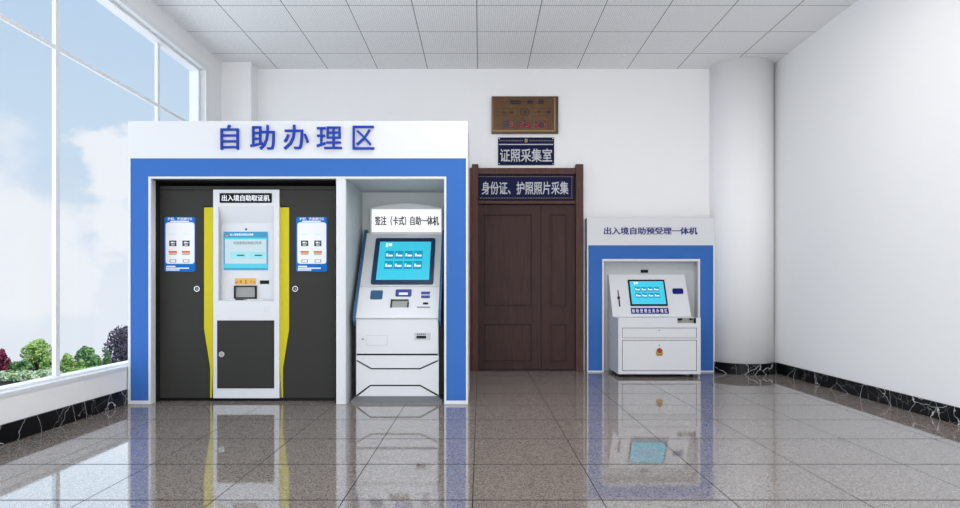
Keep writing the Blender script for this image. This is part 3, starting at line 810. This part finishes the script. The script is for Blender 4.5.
box(bm, q0 + .042, q1 - .042, fz(340), fz(338), -.012, 0, M)
obj('front_frame', bm, M_STEELW, kk)
obj('seam_backing', box(NB(), q0 + .04, q1 - .04, zb + .03, fz(325.4), -.012, -.006, M), M_SEAM, kk)
g = .006
dr = obj('drawer', box(NB(), q0 + .042 + g, q1 - .042 - g, fz(338) + g * .6, fz(324) - .042 - g, -.012, -.001, M, bev=.002), M_STEELW, kk)
obj('drawer_lock', prism(NB(), disc(fx(659.2), fz(330.4), .008, 12), -.001, .004, M), M_GREYPR, dr)
fd = obj('front_door', box(NB(), q0 + .042 + g, q1 - .042 - g, zb + .035 + g, fz(340) - g, -.012, -.001, M, bev=.002), M_STEELW, kk)
obj('door_lock', prism(NB(), disc(fx(659.4), fz(345.2), .008, 12), -.001, .004, M), M_GREYPR, fd)
# badge: gilt shield, red centre, wreath
ec, ev = fx(659.4), fz(352)
sh = [(ec - .032, ev + .018), (ec - .022, ev + .036), (ec, ev + .048), (ec + .022, ev + .036), (ec + .032, ev + .018), (ec + .038, ev - .01), (ec + .03, ev - .042), (ec - .03, ev - .042), (ec - .038, ev - .01)]
eb = obj('badge', prism(NB(), sh[::-1], -.001, .006, M), M_BRASS, fd)
bm = prism(NB(), disc(ec, ev + .014, .025, 20), .006, .009, M); obj('badge_ring', bm, M_BLACKINK, fd)
bm = prism(NB(), disc(ec, ev + .016, .017, 20), .009, .012, M); obj('badge_center', bm, M_RED, fd)
bm = NB()
for k in range(9):
    t = math.radians(200 + 140 * k / 8); box(bm, ec + .027 * math.cos(t) - .003, ec + .027 * math.cos(t) + .003, ev + .012 + .027 * math.sin(t) - .004, ev + .012 + .027 * math.sin(t) + .004, .009, .012, M)
obj('badge_wreath', bm, M_GOLD, fd)
# printer recess at the top right of the front
pr = obj('printer_recess', box(NB(), fx(677.5), fx(696.1), fz(323.6), zt - .002, -.055, -.03, M), M_GREYPR, kk)
bm = box(NB(), fx(677.6), fx(682.4), fz(320.4), fz(318.4), -.03, -.008, M); box(bm, fx(690.2), fx(693.2), fz(320), fz(318.6), -.03, -.008, M); box(bm, fx(694.6), fx(696), fz(323.4), fz(318.2), -.03, -.006, M)
obj('paper_slot', bm, M_BLACK, pr)
for a in (q0 + .06, q1 - .09):
    for y in (D4 + .06, YK - .09):
        obj('foot', prism(NB(), disc(a, y, .022, 14), 0, zb), M_BLACK, kk)
# tilted console
S2 = Slope(7.30, zt, 7.545, 1.153)
cprof = [(7.30, zt), (7.545, 1.153), (YK, 1.153), (YK, zt)]
obj('console', prism(NB(), cprof, q0 + .002, q1 - .002, Myz, bev=.004), M_STEELW, kk)
S = S2; MS = S2.M
sv0, sv1 = S.hit(0, 306)[1], S.hit(0, 280.2)[1]
c_ = lambda px, py: S.hit(px, py)[0]
u0, u1 = c_(629, 293), c_(665.8, 293)
bz2 = obj('screen_bezel', box(NB(), u0, u1, sv0, sv1, .0, .014, MS), M_BLACK, kk)
g0, g1, gv0, gv1 = u0 + .018, u1 - .018, S.hit(0, 304.6)[1], S.hit(0, 281.8)[1]
sc = obj('touch_screen', box(NB(), g0, g1, gv0, gv1, .014, .016, MS), M_SCR, kk)
screen_icons(sc, MS, g0, g1, gv0, gv1, .016)
bn = obj('caption_strip', box(NB(), c_(631, 311), c_(668.6, 311), S.hit(0, 313.8)[1], S.hit(0, 308)[1], 0, .004, MS), M_NAVYB, kk)
bm = NB(); text(bm, '自 助 受 理 业 务 办 理 区', c_(632.2, 311), c_(667.2, 311), S.hit(0, 312.9)[1], S.hit(0, 309)[1], .004, .006, MS, .01); obj('lettering', bm, M_WTXT, bn)
obj('card_sensor', prism(NB(), rrect(c_(672.4, 291), c_(683, 291), S.hit(0, 294)[1], S.hit(0, 288.8)[1], .016), 0, .012, MS), M_NAVYB, kk)
hn = obj('handset_cradle', prism(NB(), disc(c_(618.6, 298), S.hit(0, 298)[1], .016, 16), 0, .014, MS), M_BLACK, kk)
a_, b_ = S.hit(617.8, 290.3), S.hit(619.8, 306.8)
bm = NB(); dv = Vector((b_[0] - a_[0], b_[1] - a_[1])); nrm = Vector((-dv.y, dv.x)).normalized() * .007
prism(bm, [(a_[0] + nrm.x * .6, a_[1]), (a_[0] - nrm.x * .6, a_[1]), (b_[0] - nrm.x, b_[1]), (b_[0] + nrm.x, b_[1])], 0, .009, MS)
obj('slot_groove', bm, M_BLACK, kk)

# ------------------------------------------------------------------ garden seen through the window
LG = m_leaf('fresh_green_leaf', srgb(116, 156, 72), srgb(188, 214, 128), 1.2)
LD = m_leaf('deep_green_leaf', srgb(52, 90, 48), srgb(112, 148, 84), 1.2)
LM = m_leaf('mid_green_leaf', srgb(74, 120, 66), srgb(144, 182, 108), 1.2)
LP = m_leaf('purple_leaf', srgb(34, 30, 52), srgb(84, 70, 96), 1.2)
LR = m_leaf('crimson_leaf', srgb(104, 26, 54), srgb(160, 58, 90), 1.2)
LW = m_leaf('pale_blossom_leaf', srgb(130, 170, 90), srgb(232, 238, 214), 1.4)
BARK = m_wood('grey_brown_bark', srgb(60, 48, 38), srgb(96, 80, 64), sx=8, rough=.9)
SOIL = flat('hedge_shade_soil', srgb(22, 24, 22), .95, noise=.2, nscale=3)  # soil with the shade under the hedge put into its colour
TURF = m_leaf('turf', srgb(60, 96, 50), srgb(110, 146, 80), .8)
GZ = -7.15
def depth_of(row): return 60 + (-row - 45) * 1.35        # planting rows run parallel to the back wall
obj('exterior_ground', box(NB(), -64, -14, 26, 66.2, GZ - .5, GZ), SOIL, label='earth bed beyond the window, hedge shade in its dark colour', cat='ground', kind='structure')
def leaves(bm, c, rx_, ry_, rz_, n, s):
    for _ in range(n):
        while True:
            p = Vector((random.uniform(-1, 1), random.uniform(-1, 1), random.uniform(-1, 1)))
            if .25 < p.length < 1: break
        p = p.normalized() * p.length ** .45
        q = Vector((c[0] + p.x * rx_, c[1] + p.y * ry_, c[2] + p.z * rz_))
        e1 = Vector((random.gauss(0, 1), random.gauss(0, 1), random.gauss(0, 1))).normalized()
        e2 = e1.orthogonal().normalized(); k = s * random.uniform(.6, 1.3)
        e1 *= k; e2 *= k * .6
        vs = [bm.verts.new(q + v) for v in (-e1, e2, e1, -e2)]
        bm.faces.new(vs)
def plant(name, px, ytop, wpx, xg, mat, label, cat, group=None, clumps=7, n=160, trunk=False, wisp=False, s=.17):
    D = depth_of(xg)
    c = Vector((X(px, D), D, GZ)); H = Z(ytop, D) - GZ; Rr = wpx / F * D / 2
    root = empty(name, c, label, cat, group)
    z0 = H * (.22 if trunk else 0.0)
    bm = NB()
    for k in range(clumps):
        t = k / max(1, clumps - 1)
        zz = z0 + (H - z0) * (.22 + .62 * t)
        w = Rr * (math.sin(math.pi * (.22 + .62 * t)) ** .8)
        a = k * 2.4
        off = w * .5
        leaves(bm, c + Vector((off * math.cos(a), off * math.sin(a), zz)), w * .72, w * .72, (H - z0) * .2, n, s)
    if wisp:
        for k in range(10):
            leaves(bm, c + Vector((random.uniform(-.5, .5) * Rr, random.uniform(-.5, .5) * Rr, H * random.uniform(.7, 1.0))), .3, .3, .5, 22, s * .8)
    else:
        leaves(bm, c + Vector((0, 0, H * .9)), Rr * .35, Rr * .35, H * .1, n // 3, s)
    obj('crown', bm, mat, root)
    bm = NB()
    for k in range(5):
        a = k * 1.3
        p0 = c; p1 = c + Vector((math.cos(a) * Rr * .35, math.sin(a) * Rr * .35, H * .7))
        r0_, r1_ = .10, .03
        d = 8; r_lo = [bm.verts.new(p0 + Vector((r0_ * math.cos(2 * math.pi * i / d), r0_ * math.sin(2 * math.pi * i / d), 0))) for i in range(d)]
        r_hi = [bm.verts.new(p1 + Vector((r1_ * math.cos(2 * math.pi * i / d), r1_ * math.sin(2 * math.pi * i / d), 0))) for i in range(d)]
        for i in range(d): bm.faces.new((r_lo[i], r_lo[(i + 1) % d], r_hi[(i + 1) % d], r_hi[i]))
        bm.faces.new(r_hi)
    obj('trunk', bm, BARK, root)
    return root
plant('garden_tree', 37, 340, 24, -46.4, LG, 'pale green feathery tree left of the window mullion', 'tree', clumps=12, n=200, trunk=True, s=.12)
plant('garden_tree', 86, 347, 17, -46.4, LM, 'narrow mid green tree between the mullion and the purple tree', 'tree', clumps=10, n=180, trunk=True, s=.12)
plant('purple_tree', 123, 328, 32, -46.4, LP, 'dark purple leaved tree at the edge of the blue surround', 'tree', clumps=14, n=220, trunk=False, wisp=True, s=.12)
plant('crimson_shrub', 1, 350, 13, -45, LR, 'crimson leaved shrub at the left end of the window', 'shrub', clumps=7, n=180, s=.12)
plant('leafy_shrub', 68, 354, 12, -43.9, LG, 'round light green shrub just right of the mullion', 'shrub', clumps=8, n=180, s=.12)
plant('leafy_shrub', 48.5, 357, 13, -43.9, LG, 'light green shrub right under the pale feathery tree', 'shrub', clumps=8, n=180, s=.12)
plant('leafy_shrub', 96, 355, 13, -43.9, LM, 'mid green rounded shrub right of the narrow tree', 'shrub', clumps=8, n=180, s=.12)
plant('leafy_shrub', 24, 360, 13, -43.9, LM, 'low mid green shrub under the left side of the feathery tree', 'shrub', clumps=6, n=160, s=.12)
plant('leafy_shrub', 81, 360, 9, -43.7, LG, 'low light green shrub in front of the narrow tree', 'shrub', clumps=6, n=160, s=.12)
plant('dark_shrub', 107.5, 351, 7, -43.2, LD, 'upright dark green shrub beside the purple tree trunk', 'shrub', clumps=8, n=160, s=.12)
def hedge(name, pa, pb, ya, yb, xg, mat, label, cat, depth=1.2):
    bm = NB()
    D = depth_of(xg); x0, x1 = X(pa, D), X(pb, D)
    n = int((x1 - x0) / .6)
    for k in range(n + 1):
        t = k / n
        h = (Z(ya + (yb - ya) * t, D) - GZ) * random.uniform(.88, 1.12)
        leaves(bm, Vector((x0 + (x1 - x0) * t, D + random.uniform(-.25, .25), GZ + h * .5)), .6, depth * .6, h * .5, 190, .11)
    return obj(name, bm, mat, label=label, cat=cat)
hedge('clipped_hedge', -6, 190, 362, 360, -48.5, LD, 'long dark green hedge behind the shrubs', 'hedge', 1.8)
hedge('flowering_hedge', -6, 55, 371, 369, -41.8, LW, 'low pale flowering hedge in front of the trees', 'hedge')
hedge('low_hedge', 73, 190, 367, 364, -41.8, LG, 'low bright green hedge right of the flowering one', 'hedge')

# ------------------------------------------------------------------ sky
w = bpy.data.worlds.new('sky'); scene.world = w; w.use_nodes = True
nt = w.node_tree; bg = nt.nodes['Background']
tc = nt.nodes.new('ShaderNodeTexCoord').outputs['Generated']
sp = nt.nodes.new('ShaderNodeSeparateXYZ'); nt.links.new(tc, sp.inputs[0])
r = nt.nodes.new('ShaderNodeValToRGB'); e = r.color_ramp.elements
e[0].position = .0; e[0].color = srgb(234, 239, 246); e[1].position = .42; e[1].color = srgb(188, 213, 237)
x = r.color_ramp.elements.new(.16); x.color = srgb(208, 225, 241)
nt.links.new(mth(nt, 'MAXIMUM', sp.outputs[2], 0.0), r.inputs[0])
nz = nt.nodes.new('ShaderNodeTexNoise'); nz.inputs['Scale'].default_value = 6.5; nz.inputs['Detail'].default_value = 7; nz.inputs['Roughness'].default_value = .52
mp = nt.nodes.new('ShaderNodeMapping'); mp.inputs['Scale'].default_value = (1, 1, 1.6); mp.inputs['Location'].default_value = (.3, 0, .1)
nt.links.new(tc, mp.inputs['Vector']); nt.links.new(mp.outputs[0], nz.inputs['Vector'])
nzo = mth(nt, 'MULTIPLY', mth(nt, 'SUBTRACT', nz.outputs['Fac'], .5), .24)
cl = None
for (px, py, rad) in ((0, 268, .11), (120, 168, .045), (128, 235, .05), (60, 290, .05), (-160, 210, .18)):
    d = Vector(((px - CX) / F, 1, -(py - HY) / F)).normalized()
    vm = nt.nodes.new('ShaderNodeVectorMath'); vm.operation = 'DISTANCE'; vm.inputs[1].default_value = d
    nt.links.new(tc, vm.inputs[0])
    f = mth(nt, 'SUBTRACT', 1.0, mth(nt, 'DIVIDE', mth(nt, 'SUBTRACT', vm.outputs['Value'], nzo), rad))
    cl = f if cl is None else mth(nt, 'MAXIMUM', cl, f)
mr = nt.nodes.new('ShaderNodeMapRange'); mr.interpolation_type = 'SMOOTHSTEP'; mr.inputs['From Min'].default_value = -.05; mr.inputs['From Max'].default_value = .4
nt.links.new(cl, mr.inputs['Value'])
c = mixcol(nt, mth(nt, 'MULTIPLY', mr.outputs[0], .95), r.outputs[0], srgb(246, 247, 250))
nt.links.new(c, bg.inputs['Color']); bg.inputs['Strength'].default_value = 1.0

# ------------------------------------------------------------------ lights
def area(name, loc, rot, sx, sy, en, col=(1, 1, 1)):
    l = bpy.data.lights.new(name, 'AREA'); l.shape = 'RECTANGLE'; l.size = sx; l.size_y = sy; l.energy = en; l.color = col
    o = bpy.data.objects.new(name, l); COL.objects.link(o); o.location = loc; o.rotation_euler = rot
    return o
# daylight through the window wall; added fill behind the camera and under the ceiling
area('window_daylight', (-4.7, 2.2, 2.0), (0, math.radians(-94), 0), 5.6, 13.0, 265, (.92, .965, 1))
area('rear_fill', (.3, -3.1, 1.0), (math.radians(108), 0, 0), 6.0, 1.7, 180, (1, .99, .98))  # added unseen fill, tilted up to brighten the ceiling
for xx in (-1.2, 1.8):
    for yy in (-1.8, .6):
        area('overhead_fill', (xx, yy, ZC - .02), (0, 0, 0), 1.2, 1.2, 26, (1, .99, .97))  # added overhead fill, no fittings
for xx in (0.0, 1.8):
    area('overhead_fill', (xx, 4.5, ZC - .02), (0, 0, 0), 1.2, 1.2, 23, (1, .99, .97))  # added fill for the back wall, no fittings
sun = bpy.data.lights.new('sun', 'SUN'); sun.energy = 3.0; sun.angle = math.radians(3)
so = bpy.data.objects.new('sun', sun); COL.objects.link(so)
so.rotation_euler = Vector((-.55, .3, -.8)).to_track_quat('-Z', 'Y').to_euler()

# ------------------------------------------------------------------ camera
cam = bpy.data.cameras.new('camera'); cam.sensor_width = 36; cam.lens = F / 960 * 36
cam.shift_x = (480 - CX) / 960; cam.shift_y = (HY - 254) / 960
cam.clip_start = .05; cam.clip_end = 500
co = bpy.data.objects.new('camera', cam); COL.objects.link(co)
co.location = (0, 0, CZ); co.rotation_euler = (math.radians(90), 0, 0)
scene.camera = co
vs_ = scene.view_settings
vs_.view_transform = 'Standard'; vs_.look = 'None'; vs_.gamma = 1.0; vs_.exposure = 0.0; vs_.use_curve_mapping = False
